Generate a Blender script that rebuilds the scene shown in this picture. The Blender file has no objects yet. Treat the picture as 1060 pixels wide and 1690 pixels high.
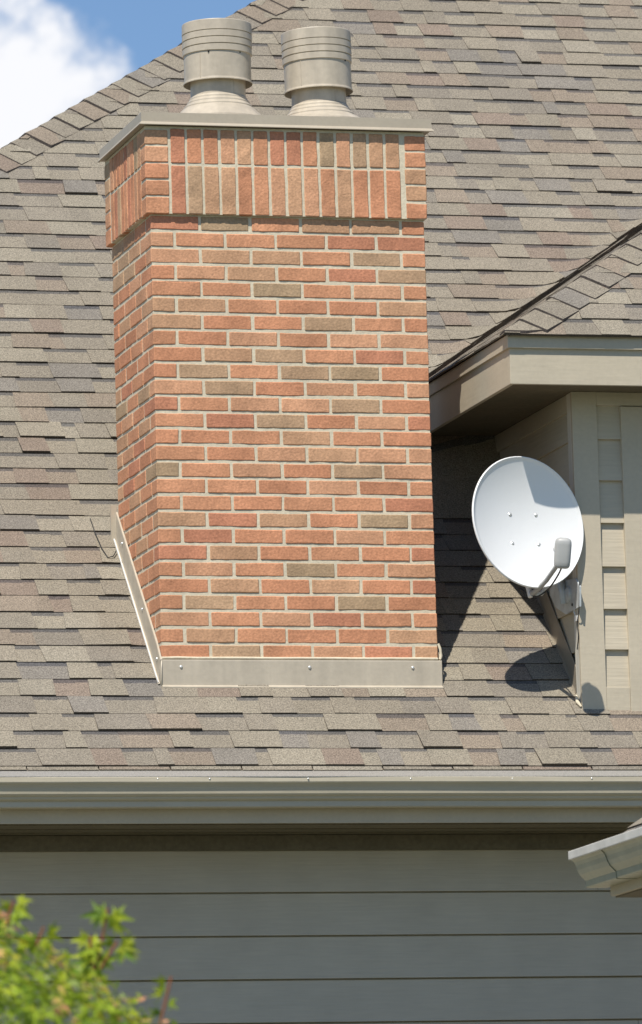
import bpy, math, random
from mathutils import Vector, Matrix, noise
random.seed(7)
sc = bpy.context.scene
# ------------------------------------------------------------------ camera
FPX, YAW, PITCH, ROLL = 10607.56, 0.26055, 0.14673, -0.02906
CAM = Vector((-5.97275, -24.95971, -4.89997))
fw = Vector((math.sin(YAW)*math.cos(PITCH), math.cos(YAW)*math.cos(PITCH), math.sin(PITCH)))
r0 = Vector((math.cos(YAW), -math.sin(YAW), 0)); u0 = r0.cross(fw)
rt = r0*math.cos(ROLL) + u0*math.sin(ROLL); up = -r0*math.sin(ROLL) + u0*math.cos(ROLL)
cam_d = bpy.data.cameras.new('camera'); cam = bpy.data.objects.new('camera', cam_d)
sc.collection.objects.link(cam); sc.camera = cam
m = Matrix((rt, up, -fw)).transposed().to_4x4(); m.translation = CAM
cam.matrix_world = m
cam_d.sensor_fit = 'HORIZONTAL'; cam_d.sensor_width = 36; cam_d.lens = 36*FPX/1060
cam_d.clip_start = 0.5; cam_d.clip_end = 3000
cam_d.dof.use_dof = True; cam_d.dof.focus_distance = 26.1; cam_d.dof.aperture_fstop = 13
# ------------------------------------------------------------------ world, sun, exposure
SUNV = Vector((.66, 1.0, -1.9)).normalized()
sun_el = math.asin(-SUNV.z)
w = bpy.data.worlds.new("World"); sc.world = w; w.use_nodes = True
wn = w.node_tree.nodes; wl = w.node_tree.links; wn.clear()
out = wn.new('ShaderNodeOutputWorld'); bg = wn.new('ShaderNodeBackground'); sky = wn.new('ShaderNodeTexSky')
sky.sky_type = 'NISHITA'; sky.sun_disc = False; sky.sun_elevation = sun_el
sky.sun_rotation = math.atan2(-SUNV.x, -SUNV.y) % (2*math.pi)
sky.air_density = 1.0; sky.dust_density = 0.1; sky.ozone_density = 3.0
SKYS = 0.076
bg.inputs['Strength'].default_value = SKYS
tc = wn.new('ShaderNodeTexCoord'); mp = wn.new('ShaderNodeMapping')
mp.inputs['Scale'].default_value = (1, 1, 1.35); mp.inputs['Location'].default_value = (0.0, 0, 0)
nz = wn.new('ShaderNodeTexNoise'); nz.inputs['Scale'].default_value = 34; nz.inputs['Detail'].default_value = 9; nz.inputs['Roughness'].default_value = .62
nz.inputs['Distortion'].default_value = .25
# a cloud bank: directions to the left of the hip are cloudy, with a noisy edge
dot = wn.new('ShaderNodeVectorMath'); dot.operation = 'DOT_PRODUCT'
CB = (fw*1.0 - rt*.058 + up*.067).normalized()          # direction of the cloud bank's middle
dot.inputs[1].default_value = CB
mr = wn.new('ShaderNodeMapRange'); mr.inputs['From Min'].default_value = math.cos(math.radians(1.75)); mr.inputs['From Max'].default_value = math.cos(math.radians(.5))
mr.inputs['To Min'].default_value = 0; mr.inputs['To Max'].default_value = .40
add = wn.new('ShaderNodeMath'); add.operation = 'ADD'
cr = wn.new('ShaderNodeMapRange'); cr.inputs['From Min'].default_value = .60; cr.inputs['From Max'].default_value = .80
cr.interpolation_type = 'SMOOTHSTEP'
mix = wn.new('ShaderNodeMix'); mix.data_type = 'RGBA'; mix.inputs[7].default_value = (11.5, 11.6, 12.0, 1)
tint = wn.new('ShaderNodeMix'); tint.data_type = 'RGBA'; tint.blend_type = 'MULTIPLY'; tint.inputs[0].default_value = 1
tint.inputs[7].default_value = (1.12, 1.23, 1.36, 1)
wl.new(tc.outputs['Generated'], mp.inputs['Vector']); wl.new(mp.outputs[0], nz.inputs['Vector'])
wl.new(tc.outputs['Generated'], dot.inputs[0]); wl.new(dot.outputs['Value'], mr.inputs['Value'])
wl.new(nz.outputs['Fac'], add.inputs[0]); wl.new(mr.outputs[0], add.inputs[1]); wl.new(add.outputs[0], cr.inputs['Value'])
wl.new(sky.outputs[0], tint.inputs[6]); wl.new(tint.outputs[2], mix.inputs[6])
wl.new(cr.outputs[0], mix.inputs[0]); wl.new(mix.outputs[2], bg.inputs['Color']); wl.new(bg.outputs[0], out.inputs[0])
sd = bpy.data.lights.new('sun', 'SUN'); sd.energy = 5.0; sd.angle = math.radians(.5); sd.color = (1, .945, .85)
so = bpy.data.objects.new('sun', sd); sc.collection.objects.link(so)
so.rotation_euler = SUNV.to_track_quat('-Z', 'Y').to_euler()
sc.view_settings.view_transform = 'Standard'; sc.view_settings.look = 'None'
sc.view_settings.gamma = 1; sc.view_settings.use_curve_mapping = False; sc.view_settings.exposure = 0.14

# ------------------------------------------------------------------ helpers
class MB:
    def __init__(s): s.v = []; s.f = []; s.c = []; s.sm = []
    def face(s, pts, col=(1, 1, 1), sm=False):
        n = len(s.v); s.v += [tuple(p) for p in pts]; s.f.append(tuple(range(n, n+len(pts)))); s.c.append(col); s.sm.append(sm)
    def grid(s, rows, col=(1, 1, 1), sm=True, closed=False):
        n = len(s.v); k = len(rows[0])
        for r in rows: s.v += [tuple(p) for p in r]
        for i in range(len(rows)-1):
            for j in range(k if closed else k-1):
                a = n+i*k+j; b = n+i*k+(j+1) % k
                s.f.append((a, b, b+k, a+k)); s.c.append(col); s.sm.append(sm)
    def box(s, a, b, col=(1, 1, 1), M=None, skip=''):
        x0, y0, z0 = a; x1, y1, z1 = b
        P = [Vector(p) for p in ((x0,y0,z0),(x1,y0,z0),(x1,y1,z0),(x0,y1,z0),(x0,y0,z1),(x1,y0,z1),(x1,y1,z1),(x0,y1,z1))]
        if M is not None: P = [M @ p for p in P]
        n = len(s.v); s.v += [tuple(p) for p in P]
        for f in ((0,3,2,1),(4,5,6,7),(0,1,5,4),(1,2,6,5),(2,3,7,6),(3,0,4,7)):
            s.f.append(tuple(n+i for i in f)); s.c.append(col); s.sm.append(False)
    def prism(s, prof, f, col=(1, 1, 1), cap=True, sm=False):   # prof: list of 2-D points, f(p, t)->3-D for t 0/1
        A = [f(p, 0) for p in prof]; B = [f(p, 1) for p in prof]; k = len(prof)
        for i in range(k): s.face((A[i], A[(i+1) % k], B[(i+1) % k], B[i]), col, sm)
        if cap: s.face(A[::-1], col); s.face(B, col)
    def tube(s, pts, r, n=12, col=(1, 1, 1), cap=True):
        rows = []; pts = [Vector(p) for p in pts]
        for i, p in enumerate(pts):
            d = (pts[min(i+1, len(pts)-1)] - pts[max(i-1, 0)]).normalized()
            a = d.cross(Vector((0.1, .3, 1))).normalized(); b = d.cross(a)
            rr = r[i] if isinstance(r, (list, tuple)) else r
            rows.append([p + (a*math.cos(t*2*math.pi/n) + b*math.sin(t*2*math.pi/n))*rr for t in range(n)])
        s.grid(rows, col, True, True)
        if cap: s.face(rows[0][::-1], col); s.face(rows[-1], col)
    def lathe(s, prof, c, ax=Vector((0, 0, 1)), n=48, col=(1, 1, 1), sm=True):
        ax = Vector(ax).normalized(); a = ax.cross(Vector((.3, 1, .1))).normalized(); b = ax.cross(a); c = Vector(c)
        s.grid([[c + ax*z + (a*math.cos(t*2*math.pi/n) + b*math.sin(t*2*math.pi/n))*r for t in range(n)] for r, z in prof], col, sm, True)
    def lathe_crisp(s, prof, c, ax, n=64, col=(1, 1, 1)):
        for a, b in zip(prof[:-1], prof[1:]): s.lathe([a, b], c, ax, n, col)
    def build(s, name, mat, parent=None, bevel=0, seg=2, weld=False, auto=None):
        me = bpy.data.meshes.new(name); me.from_pydata(s.v, [], s.f)
        at = me.color_attributes.new('Col', 'FLOAT_COLOR', 'CORNER'); buf = []
        for f, c in zip(s.f, s.c): buf += [c[0], c[1], c[2], 1.0]*len(f)
        at.data.foreach_set('color', buf); me.polygons.foreach_set('use_smooth', s.sm)
        me.materials.append(mat); me.update()
        o = bpy.data.objects.new(name, me); sc.collection.objects.link(o)
        if parent: o.parent = parent
        if weld:
            import bmesh
            bm = bmesh.new(); bm.from_mesh(me); bmesh.ops.remove_doubles(bm, verts=bm.verts, dist=1e-5)
            bmesh.ops.recalc_face_normals(bm, faces=bm.faces); bm.to_mesh(me); bm.free()
        if bevel:
            b = o.modifiers.new('bevel', 'BEVEL'); b.width = bevel; b.segments = seg; b.limit_method = 'ANGLE'; b.angle_limit = math.radians(40)
        return o
def tag(o, label=None, cat=None, group=None, kind=None):
    for k, v in (('label', label), ('category', cat), ('group', group), ('kind', kind)):
        if v: o[k] = v
    return o
def empty(name, loc=(0, 0, 0)):
    o = bpy.data.objects.new(name, None); sc.collection.objects.link(o); o.location = loc; return o

def material(name, base=None, rough=.6, attr=False, noise_s=None, noise_a=.0, fine_s=None, fine_a=0, bump=None, metallic=0, spec=.5, hue=None, coat=0, trans=0):
    """procedural material: base colour (or the Col attribute), two scales of brightness noise, bump"""
    mt = bpy.data.materials.new(name); mt.use_nodes = True; N = mt.node_tree.nodes; L = mt.node_tree.links
    b = N['Principled BSDF']; b.inputs['Roughness'].default_value = rough; b.inputs['Metallic'].default_value = metallic
    b.inputs['Specular IOR Level'].default_value = spec; b.inputs['Coat Weight'].default_value = coat
    tcn = N.new('ShaderNodeTexCoord'); cur = None
    if attr: a = N.new('ShaderNodeAttribute'); a.attribute_name = 'Col'; cur = a.outputs['Color']
    else: a = N.new('ShaderNodeRGB'); a.outputs[0].default_value = (*base, 1); cur = a.outputs[0]
    for s_, amp, det in ((noise_s, noise_a, 5), (fine_s, fine_a, 2)):
        if not s_: continue
        n = N.new('ShaderNodeTexNoise'); n.inputs['Detail'].default_value = det
        src = tcn.outputs['Object']
        if isinstance(s_, tuple):
            mpp = N.new('ShaderNodeMapping'); mpp.inputs['Scale'].default_value = s_; L.new(src, mpp.inputs[0]); src = mpp.outputs[0]; n.inputs['Scale'].default_value = 1
        else: n.inputs['Scale'].default_value = s_
        L.new(src, n.inputs['Vector'])
        r = N.new('ShaderNodeMapRange'); r.inputs['From Min'].default_value = .3; r.inputs['From Max'].default_value = .7
        r.inputs['To Min'].default_value = 1-amp; r.inputs['To Max'].default_value = 1+amp; r.clamp = False
        L.new(n.outputs['Fac'], r.inputs['Value'])
        x = N.new('ShaderNodeVectorMath'); x.operation = 'SCALE'; L.new(cur, x.inputs[0]); L.new(r.outputs[0], x.inputs['Scale']); cur = x.outputs[0]
    L.new(cur, b.inputs['Base Color'])
    if bump:
        bs, bd = bump; n = N.new('ShaderNodeTexNoise'); n.inputs['Detail'].default_value = 4
        src = tcn.outputs['Object']
        if isinstance(bs, tuple):
            mpp = N.new('ShaderNodeMapping'); mpp.inputs['Scale'].default_value = bs; L.new(src, mpp.inputs[0]); src = mpp.outputs[0]; n.inputs['Scale'].default_value = 1
        else: n.inputs['Scale'].default_value = bs
        L.new(src, n.inputs['Vector'])
        bp = N.new('ShaderNodeBump'); bp.inputs['Distance'].default_value = bd; bp.inputs['Strength'].default_value = 1
        L.new(n.outputs['Fac'], bp.inputs['Height']); L.new(bp.outputs[0], b.inputs['Normal'])
    return mt
M = {}
# asphalt granules: strong fine speckle
def shingle_mat():
    mt = material('asphalt_shingle', attr=True, rough=.95, noise_s=3.5, noise_a=.07, fine_s=190, fine_a=.42, bump=(320, .0022), spec=.2)
    return mt
M['shingle'] = shingle_mat()
M['brick'] = material('fired_brick', attr=True, rough=.9, noise_s=7, noise_a=.17, fine_s=95, fine_a=.16, bump=(110, .0018), spec=.2)
M['mortar'] = material('mortar', base=(.62, .55, .415), rough=.95, noise_s=8, noise_a=.08, fine_s=70, fine_a=.07, bump=(90, .0015), spec=.15)
M['tan_metal'] = material('painted_tan_metal', base=(.46, .40, .315), rough=.45, noise_s=(16, 16, 2.2), noise_a=.13, fine_s=40, fine_a=.06, bump=(7, .002), spec=.45)
M['flash'] = material('painted_flashing', base=(.47, .41, .32), rough=.45, noise_s=(22, 22, 2.0), noise_a=.08, fine_s=60, fine_a=.03, bump=(9, .003), spec=.45)
M['cap'] = material('painted_chimney_cap', base=(.41, .355, .275), rough=.5, noise_s=5, noise_a=.05, fine_s=60, fine_a=.03, bump=(6, .002), spec=.4)
PAINT = (.51, .446, .338)
M['paint'] = material('tan_house_paint', base=PAINT, rough=.6, noise_s=5, noise_a=.05, fine_s=60, fine_a=.03, bump=((8, 8, 60), .0007), spec=.35)
M['siding'] = material('fibre_cement_siding', base=PAINT, rough=.6, noise_s=5, noise_a=.05, fine_s=(7, 7, 110), fine_a=.035, bump=((3, 3, 90), .0018), spec=.35)
M['gutter'] = material('painted_gutter', base=(.49, .435, .325), rough=.36, noise_s=(3, 9, 9), noise_a=.05, fine_s=50, fine_a=.02, bump=((2, 14, 14), .003), spec=.5)
M['old_gutter'] = material('weathered_gutter', base=(.36, .35, .25), rough=.38, noise_s=6, noise_a=.12, fine_s=30, fine_a=.05, bump=(6, .003), spec=.5)
M['lip'] = material('bare_white_gutter_lip', base=(.62, .60, .55), rough=.4, noise_s=9, noise_a=.12, bump=(12, .002))
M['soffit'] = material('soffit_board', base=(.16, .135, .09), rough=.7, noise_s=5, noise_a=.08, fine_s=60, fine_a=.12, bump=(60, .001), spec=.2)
M['mesh'] = material('gutter_guard_mesh', base=(.33, .315, .285), rough=.6, fine_s=(230, 230, 230), fine_a=.3, metallic=.2)
M['dark'] = material('dark_void', base=(.02, .018, .015), rough=.9)
M['dish'] = material('white_dish_enamel', base=(.86, .86, .85), rough=.35, noise_s=3, noise_a=.015, spec=.5, bump=(40, .0003))
M['grey_plastic'] = material('grey_plastic', base=(.40, .40, .385), rough=.45, noise_s=12, noise_a=.04, bump=(60, .0004))
M['galv'] = material('galvanised_steel', base=(.50, .53, .54), rough=.42, metallic=.15, noise_s=22, noise_a=.16, bump=(60, .0008))
M['white_metal'] = material('white_metal', base=(.75, .75, .73), rough=.4, noise_s=20, noise_a=.05)
M['cable'] = material('black_cable', base=(.02, .02, .02), rough=.5)
M['bolt'] = material('bright_bolt', base=(.8, .8, .78), rough=.3, metallic=.6)
M['concrete'] = material('wood_sheathing', base=(.18, .14, .09), rough=.9)

# ------------------------------------------------------------------ main dimensions (metres; z=0 is a bed joint near the chimney top)
W, D = 1.157, .703
T = .9494; ZR = -1.79038; TH = math.atan(T); E_ = .11472; Y0 = .01996
def zroof(y): return ZR + T*y
EAVE_Y = -.424
HX, HY, HK = 0.0, 2.935, .687        # hip of the main roof in plan: Y = HY + HK*X
RIDGE_Y = 5.4
# dormer
XE, YE, ZE = 1.374, -.412, -.404    # corner of the dormer roof edge
TL, TF = .68, .86; KH = TL/TF
DX, DY = 1.73, -.121                # wall corner
VY0 = (ZE - ZR)/T; KV = TL/T

GROUND_Z = -6.5
g = MB(); g.box((-300, -300, GROUND_Z-.5), (300, 300, GROUND_Z), (.1, .14, .05))
tag(g.build('ground', material('lawn_grass', base=(.10, .12, .05), rough=.95, noise_s=.4, noise_a=.25, fine_s=30, fine_a=.3, bump=(25, .03))), kind='structure')
g = MB(); g.box((-14, -9.5, GROUND_Z-.1), (14, -1.6, GROUND_Z+.05))
tag(g.build('patio', material('pale_concrete_paving', base=(.16, .15, .13), rough=.9, noise_s=1.5, noise_a=.12, fine_s=40, fine_a=.1, bump=(30, .003))), kind='structure')

house = empty('house', (1.5, 2.5, GROUND_Z))
tag(house, 'tan sided house with brown asphalt shingle roof, brick chimney and dormer', 'house')
from mathutils import Matrix as _M
INV = _M.Translation(-Vector((1.5, 2.5, GROUND_Z)))
def hpart(o, parent=None):
    """parent under the house (or one of its parts) keeping world coordinates baked in the mesh"""
    o.parent = parent or house
    if parent is None: o.matrix_parent_inverse = INV
    return o

# ------------------------------------------------------------------ shingles
PAL = [((.248, .216, .167), 8), ((.260, .229, .177), 5), ((.232, .203, .160), 6), ((.218, .191, .154), 3), ((.238, .195, .150), 4), ((.225, .178, .140), 2), ((.208, .187, .159), 2), ((.266, .236, .185), 1)]
PALX = [c for c, n in PAL for _ in range(n)]
def jit(c, a=.05):
    k = 1 + random.uniform(-a, a); return (c[0]*k, c[1]*k, c[2]*k)
def shingle_field(mb, org, ux, us, e, n, xl, xr, warp=None, lift=None, seg=(.115, .225), n0=0, thin=.0062, thick=.0100, fine=None, dk=(.09, .075, .06)):  # dk: butt-edge colour, with the edges' shade put into it
    """laminated shingles: each course is a run of thin and thick tabs, each its own little slab"""
    nrm = ux.cross(us).normalized()
    def P(x, s, h):
        p = org + ux*x + us*s + nrm*h
        return warp(p) if warp else p
    for k in range(n0, n):
        s0 = k*e; s1 = s0 + e + .012
        off = random.uniform(-.0012, .0012)
        xa, xb = xl(s0), xr(s0)
        if xb <= xa: continue
        xa1, xb1 = xl(s1), xr(s1)
        x = xa - random.uniform(0, .1); th = random.random() < .5; slant = 0
        ph = random.uniform(0, 9)
        while x < xb:
            L = random.uniform(*seg) * (1.0 if th else .92)
            x2 = x + L; nsl = random.uniform(-.012, .012)
            if random.random() < .18: L *= .5; x2 = x + L
            la, lb = max(x, xa), min(x2, xb)
            if lb - la > .004:
                cb = random.choice(PALX); col = jit(cb)
                h0 = thick if th else thin; h0 += (random.uniform(.003, .007) if random.random() < .05 else 0) + random.uniform(-.0008, .0014)
                nb = 1
                if fine and fine(org + ux*(.5*(la+lb)) + us*s0): nb = 3
                for i in range(nb):
                    a = la + (lb-la)*i/nb; b = la + (lb-la)*(i+1)/nb
                    aa = a + (slant if i == 0 and a > xa else 0); bb = b + (nsl if i == nb-1 and b < xb else 0)
                    aa = min(max(aa, xa1), max(xb1, xa1)) if (xa1 > xa or xb1 < xb) else aa; bb = max(min(bb, xb1), min(xa1, xb1)) if (xa1 > xa or xb1 < xb) else bb
                    ea = math.sin(a*3.1+ph)*.0022 + off; eb = math.sin(b*3.1+ph)*.0022 + off
                    la_ = h0 + (lift(org+ux*a+us*s0) if lift else 0); lb_ = h0 + (lift(org+ux*b+us*s0) if lift else 0)
                    p0 = P(a, s0+ea, la_); p1 = P(b, s0+eb, lb_); p2 = P(bb, s1, .0005+(h0*.3)); p3 = P(aa, s1, .0005+(h0*.3))
                    q0 = P(a, s0+ea+.001, -.004); q1 = P(b, s0+eb+.001, -.004)
                    if th:
                        mb.face((p0, p1, p2, p3), col)
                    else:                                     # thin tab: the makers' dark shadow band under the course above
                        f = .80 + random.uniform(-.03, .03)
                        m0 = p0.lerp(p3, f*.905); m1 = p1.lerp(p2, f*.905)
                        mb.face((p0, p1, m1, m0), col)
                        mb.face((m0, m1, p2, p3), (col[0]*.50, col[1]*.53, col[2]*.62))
                    mb.face((q0, q1, p1, p0), dk)
                    if th: mb.face((q0, p0, p3), dk); mb.face((q1, p2, p1), dk)
                    elif i in (0, nb-1): mb.face((q0, p0, p3), dk); mb.face((q1, p2, p1), dk)
            x = x2; slant = nsl; th = not th if random.random() < .82 else th

def smax(a, b, w):
    d = b-a; return a + .5*(d + math.sqrt(d*d + w*w))
def warp_main(p):
    # the main roof's courses are woven up on to the dormer's left slope
    if p.x > XE-.35 and p.y > VY0-.6:
        zl = ZE + TL*(p.x - XE) + .004
        base = zroof(p.y); d = zl - base
        if d > -.5:
            fade = min(1, max(0, (p.x-(XE-.35))/.3))*min(1, max(0, (p.y-(VY0-.6))/.4))
            nz_ = smax(base, zl, .03) - .03*.5*math.exp(-abs(d)*14)*.3
            return Vector((p.x, p.y, p.z + (nz_-base)*fade))
    return p
def lift_main(p):
    l = 0
    # shingles curl up beside the chimney's left flashing
    if -.42 < p.x < .0 and .0 < p.y < .62:
        t = (p.x+.42)/.40;  l += .009*t*t*max(0, 1-max(0, (p.x+.07)/.04))*(.35+.65*math.sin(p.y*9)**2)*math.sin(min(1, p.y/.1)*1.57)
    l += .0014*(noise.noise(p*2.3)+.3)
    return l
us_m = Vector((0, math.cos(TH), math.sin(TH)))
nrm_m = Vector((0, -math.sin(TH), math.cos(TH)))
kfirst = -5
org_m = Vector((0, Y0 + kfirst*E_*math.cos(TH), zroof(Y0 + kfirst*E_*math.cos(TH))))
NC = int((RIDGE_Y - org_m.y)/math.cos(TH)/E_)
def yof(s): return org_m.y + s*math.cos(TH)
def xl_m(s): return (yof(s) - HY)/HK if yof(s) > -.5 else -5
def xr_m(s):
    y = yof(s)
    if y > VY0 + .02 and y < 3.2: return min(6.5, XE + (y - VY0)/KV + .11)
    return 6.5
rf = MB()
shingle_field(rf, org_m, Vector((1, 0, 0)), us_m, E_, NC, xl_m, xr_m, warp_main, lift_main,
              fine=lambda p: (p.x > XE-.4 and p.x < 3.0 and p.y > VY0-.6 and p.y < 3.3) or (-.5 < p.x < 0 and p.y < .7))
# starter row hanging over the gutter
for i in range(40):
    xa = -5 + i*.29; c = jit(random.choice(PALX))
    y_ = org_m.y - .017 - random.uniform(0, .004)
    rf.face(((xa, y_, zroof(y_)+.004), (xa+.285, y_+random.uniform(-.003, .003), zroof(y_)+.004), (xa+.285, org_m.y+.05, zroof(org_m.y+.05)+.002), (xa, org_m.y+.05, zroof(org_m.y+.05)+.002)), c)
    rf.face(((xa, y_, zroof(y_)-.004), (xa+.285, y_, zroof(y_)-.004), (xa+.285, y_, zroof(y_)+.004), (xa, y_, zroof(y_)+.004)), (.1, .09, .07))
# far slope beyond the hip
TL2 = T*HK; th2 = math.atan(TL2)
ymin = EAVE_Y
hx0 = (EAVE_Y - HY)/HK
zx0 = zroof(EAVE_Y)
org_l = Vector((hx0, 0, zx0)); us_l = Vector((math.cos(th2), 0, math.sin(th2))); ux_l = Vector((0, -1, 0))
NL = int(((RIDGE_Y-HY)/HK - hx0)/math.cos(th2)/.125)
shingle_field(rf, org_l, ux_l, us_l, .125, NL, lambda s: -11.2, lambda s: -(HY + HK*(hx0 + s*math.cos(th2))), seg=(.2, .5))
# deck under the shingles
def deck(pts, t=.02):
    P = [Vector(p) for p in pts]; n = (P[1]-P[0]).cross(P[2]-P[0]).normalized()
    if n.z < 0: n = -n
    A = [p - n*.006 for p in P]; B = [p - n*(.006+t) for p in P]
    rf.face(A, (.1, .08, .06)); rf.face(B[::-1], (.1, .08, .06))
    for i in range(len(A)): rf.face((A[i], B[i], B[(i+1) % len(A)], A[(i+1) % len(A)]), (.1, .08, .06))
xr_ = (RIDGE_Y-HY)/HK
deck([(hx0, EAVE_Y, zroof(EAVE_Y)), (6.5, EAVE_Y, zroof(EAVE_Y)), (6.5, RIDGE_Y, zroof(RIDGE_Y)), (xr_, RIDGE_Y, zroof(RIDGE_Y))])
deck([(hx0, EAVE_Y, zx0), (xr_, RIDGE_Y, zroof(RIDGE_Y)), (xr_, RIDGE_Y+.01, zroof(RIDGE_Y)), (hx0, 11.2, zx0)])
deck([(xr_, RIDGE_Y, zroof(RIDGE_Y)), (6.5, RIDGE_Y, zroof(RIDGE_Y)), (6.5, 11.2, zx0), (hx0, 11.2, zx0)])
roof = hpart(rf.build('roof', M['shingle']))

def hip_caps(name, a, b, wl, wr, e, parent, h=.014, jitter=.004, r=.03, lft=.5, clip=None):
    """cap shingles bent over a hip; wl/wr: unit vectors down the two slopes with widths"""
    mb = MB(); a = Vector(a); b = Vector(b); d = (b-a).normalized(); L = (b-a).length; n = int(L/e)
    (lv, lw), (rv, rw) = wl, wr
    lv = (lv - d*lv.dot(d)).normalized(); rv = (rv - d*rv.dot(d)).normalized()
    for i in range(n):
        c = jit(random.choice(PALX), .05); p = a + d*(i*e + random.uniform(-jitter, jitter)); q = p + d*(e*1.35)
        hb = h + random.uniform(-.002, .004); k1 = lw + random.uniform(-.006, .006); k2 = rw + random.uniform(-.006, .006)
        upv = Vector((0, 0, 1))
        def prof(o, hh, e_=0):
            R = []
            for t in (1, .75, .5, .28, .12): R.append(o + lv*(k1*t) + upv*hh*(lft + (1.02-lft)*(1-t)))
            R.append(o + upv*hh*1.02)
            for t in (.12, .28, .5, .75, 1): R.append(o + rv*(k2*t) + upv*hh*1.25)
            if clip: R = [clip(q_) for q_ in R]
            return R
        A = prof(p, hb, 0); B = prof(q, hb*.3); A0 = prof(p, hb-.012)
        mb.grid([A, B], c, False)
        mb.grid([A0, A], (.06, .05, .045), False)
        mb.face((A[-1], B[-1], B[-1]-upv*.01, A[-1]-upv*.01), (.06, .05, .045)); mb.face((A[0], B[0], B[0]-upv*.004, A[0]-upv*.004), c)
    return hpart(mb.build(name, M['shingle']), parent)
us_lm = us_m
ha = Vector((hx0, EAVE_Y, zroof(EAVE_Y))); hb_ = Vector((xr_, RIDGE_Y, zroof(RIDGE_Y)))
hip_caps('hip_cap', ha, hb_, (-us_l, .14), (-us_m, .150), .112, roof)

# ------------------------------------------------------------------ walls, soffit, gutter of the main eave
wl_ = MB()
WY = 0.0
zt = -2.463
def lap_wall(mb, x0, x1, y, ztop, zbot, exp, col=(1, 1, 1), gap=.007, th=.012, seams=()):
    z = ztop
    while z > zbot:
        z2 = max(z-exp, zbot)
        pr = [(y-.001, z), (y-th, z2+gap), (y+.014, z2+gap), (y+.014, z2), (y+.018, z2), (y+.018, z)]
        cuts = [x0] + [c for c in sorted((random.uniform(x0, x1), random.uniform(x0, x1), 1.80 if abs(z-(-2.463)) < .01 else x0-1)) if x0 < c < x1 and (abs(c-1.80) < .001 or not -1 < c < 1.8)] + [x1]
        for a, b in zip(cuts[:-1], cuts[1:]):
            mb.prism(pr, lambda p, t, a=a, b=b: Vector((a if t == 0 else b-.0025, p[0], p[1])), col)
        z = z2
lap_wall(wl_, hx0+.45, 6.3, WY-.001, -2.463, GROUND_Z, .1745)
wl_.box((hx0+.45, WY+.018, GROUND_Z), (6.3, WY+.15, -2.2))
wl_.box((hx0+.35, WY, GROUND_Z), (hx0+.50, 10.6, -2.2)); wl_.box((6.2, WY, GROUND_Z), (6.35, 10.6, -2.2)); wl_.box((hx0+.45, 10.5, GROUND_Z), (6.3, 10.65, -2.2))
wall = hpart(wl_.build('wall', M['siding']))
s_ = MB()
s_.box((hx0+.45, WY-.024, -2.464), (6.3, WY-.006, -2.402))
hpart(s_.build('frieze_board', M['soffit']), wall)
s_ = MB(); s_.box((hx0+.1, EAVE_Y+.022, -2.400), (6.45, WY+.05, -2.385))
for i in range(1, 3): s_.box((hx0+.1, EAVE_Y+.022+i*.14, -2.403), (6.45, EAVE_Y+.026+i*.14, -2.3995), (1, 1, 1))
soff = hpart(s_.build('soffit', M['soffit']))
s_ = MB(); s_.box((hx0+.05, EAVE_Y-.001, -2.392), (6.5, EAVE_Y+.021, zroof(EAVE_Y)-.03))
s_.box((hx0+.05, EAVE_Y-.006, -2.396), (6.5, EAVE_Y-.001, zroof(EAVE_Y)-.03))
hpart(s_.build('fascia', M['paint'], bevel=.002))
# K-style gutter
gy = EAVE_Y - .007
def ogee(yb, zt_, w, h):
    """open outline of a K-style gutter: back, bottom, stepped and curved face, folded lip (y toward viewer is negative)"""
    return [(yb, zt_), (yb, zt_-h), (yb-w*.56, zt_-h), (yb-w*.575, zt_-h*.97), (yb-w*.575, zt_-h*.80), (yb-w*.62, zt_-h*.765),
            (yb-w*.69, zt_-h*.735), (yb-w*.715, zt_-h*.70), (yb-w*.725, zt_-h*.64), (yb-w*.80, zt_-h*.60), (yb-w*.835, zt_-h*.55), (yb-w*.85, zt_-h*.45),
            (yb-w*.88, zt_-h*.33), (yb-w*.93, zt_-h*.24), (yb-w*.985, zt_-h*.185), (yb-w, zt_-h*.15), (yb-w, zt_-h*.01), (yb-w*.985, zt_),
            (yb-w*.90, zt_), (yb-w*.90, zt_-h*.06)]
GZ = -2.226
prof = ogee(gy, GZ, .122, .112)
gm = MB()
def thick_profile(mb, prof, f, t=.0015):
    back = [(p[0]+.0, p[1]) for p in prof]
    n = len(prof)
    # offset inwards
    ins = []
    for i, p in enumerate(prof):
        a = Vector(prof[max(i-1, 0)]); b = Vector(prof[min(i+1, n-1)]); d = (b-a).normalized()
        nn = Vector((-d.y, d.x)); ins.append((p[0]-nn.x*t, p[1]-nn.y*t))
    ring = list(prof) + ins[::-1]
    mb.prism(ring, f, cap=False)
XS = [hx0-.05, -3.4, .9, 4.2, 6.5]
nseg = 60
rows = []
for i in range(nseg+1):
    x = XS[0] + (XS[-1]-XS[0])*i/nseg
    wv = .0022*noise.noise(Vector((x*1.3, 0, 0))); wz = .0018*noise.noise(Vector((x*.8, 5, 0)))
    rows.append([(x, py+(wv if py < gy-.03 else 0)*(1+j*.1), pz+wz) for j, (py, pz) in enumerate(prof)])
gm.grid(rows, (1, 1, 1), False)
for x in (XS[0], XS[-1]): gm.face([(x, py, pz) for py, pz in prof[:-2]])
gut = hpart(gm.build('gutter', M['gutter']))
sol = gut.modifiers.new('thick', 'SOLIDIFY'); sol.thickness = .0015
gm = MB()
yb = org_m.y + .03
gm.face([(XS[0], gy-.104, GZ+.003), (XS[-1], gy-.104, GZ+.003), (XS[-1], -.406, -2.183), (XS[0], -.406, -2.183)])
gm.box((XS[0], gy-.1225, GZ+.0015), (XS[-1], gy-.104, GZ+.0045))
gg = hpart(gm.build('gutter_guard', M['mesh']), gut)
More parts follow.
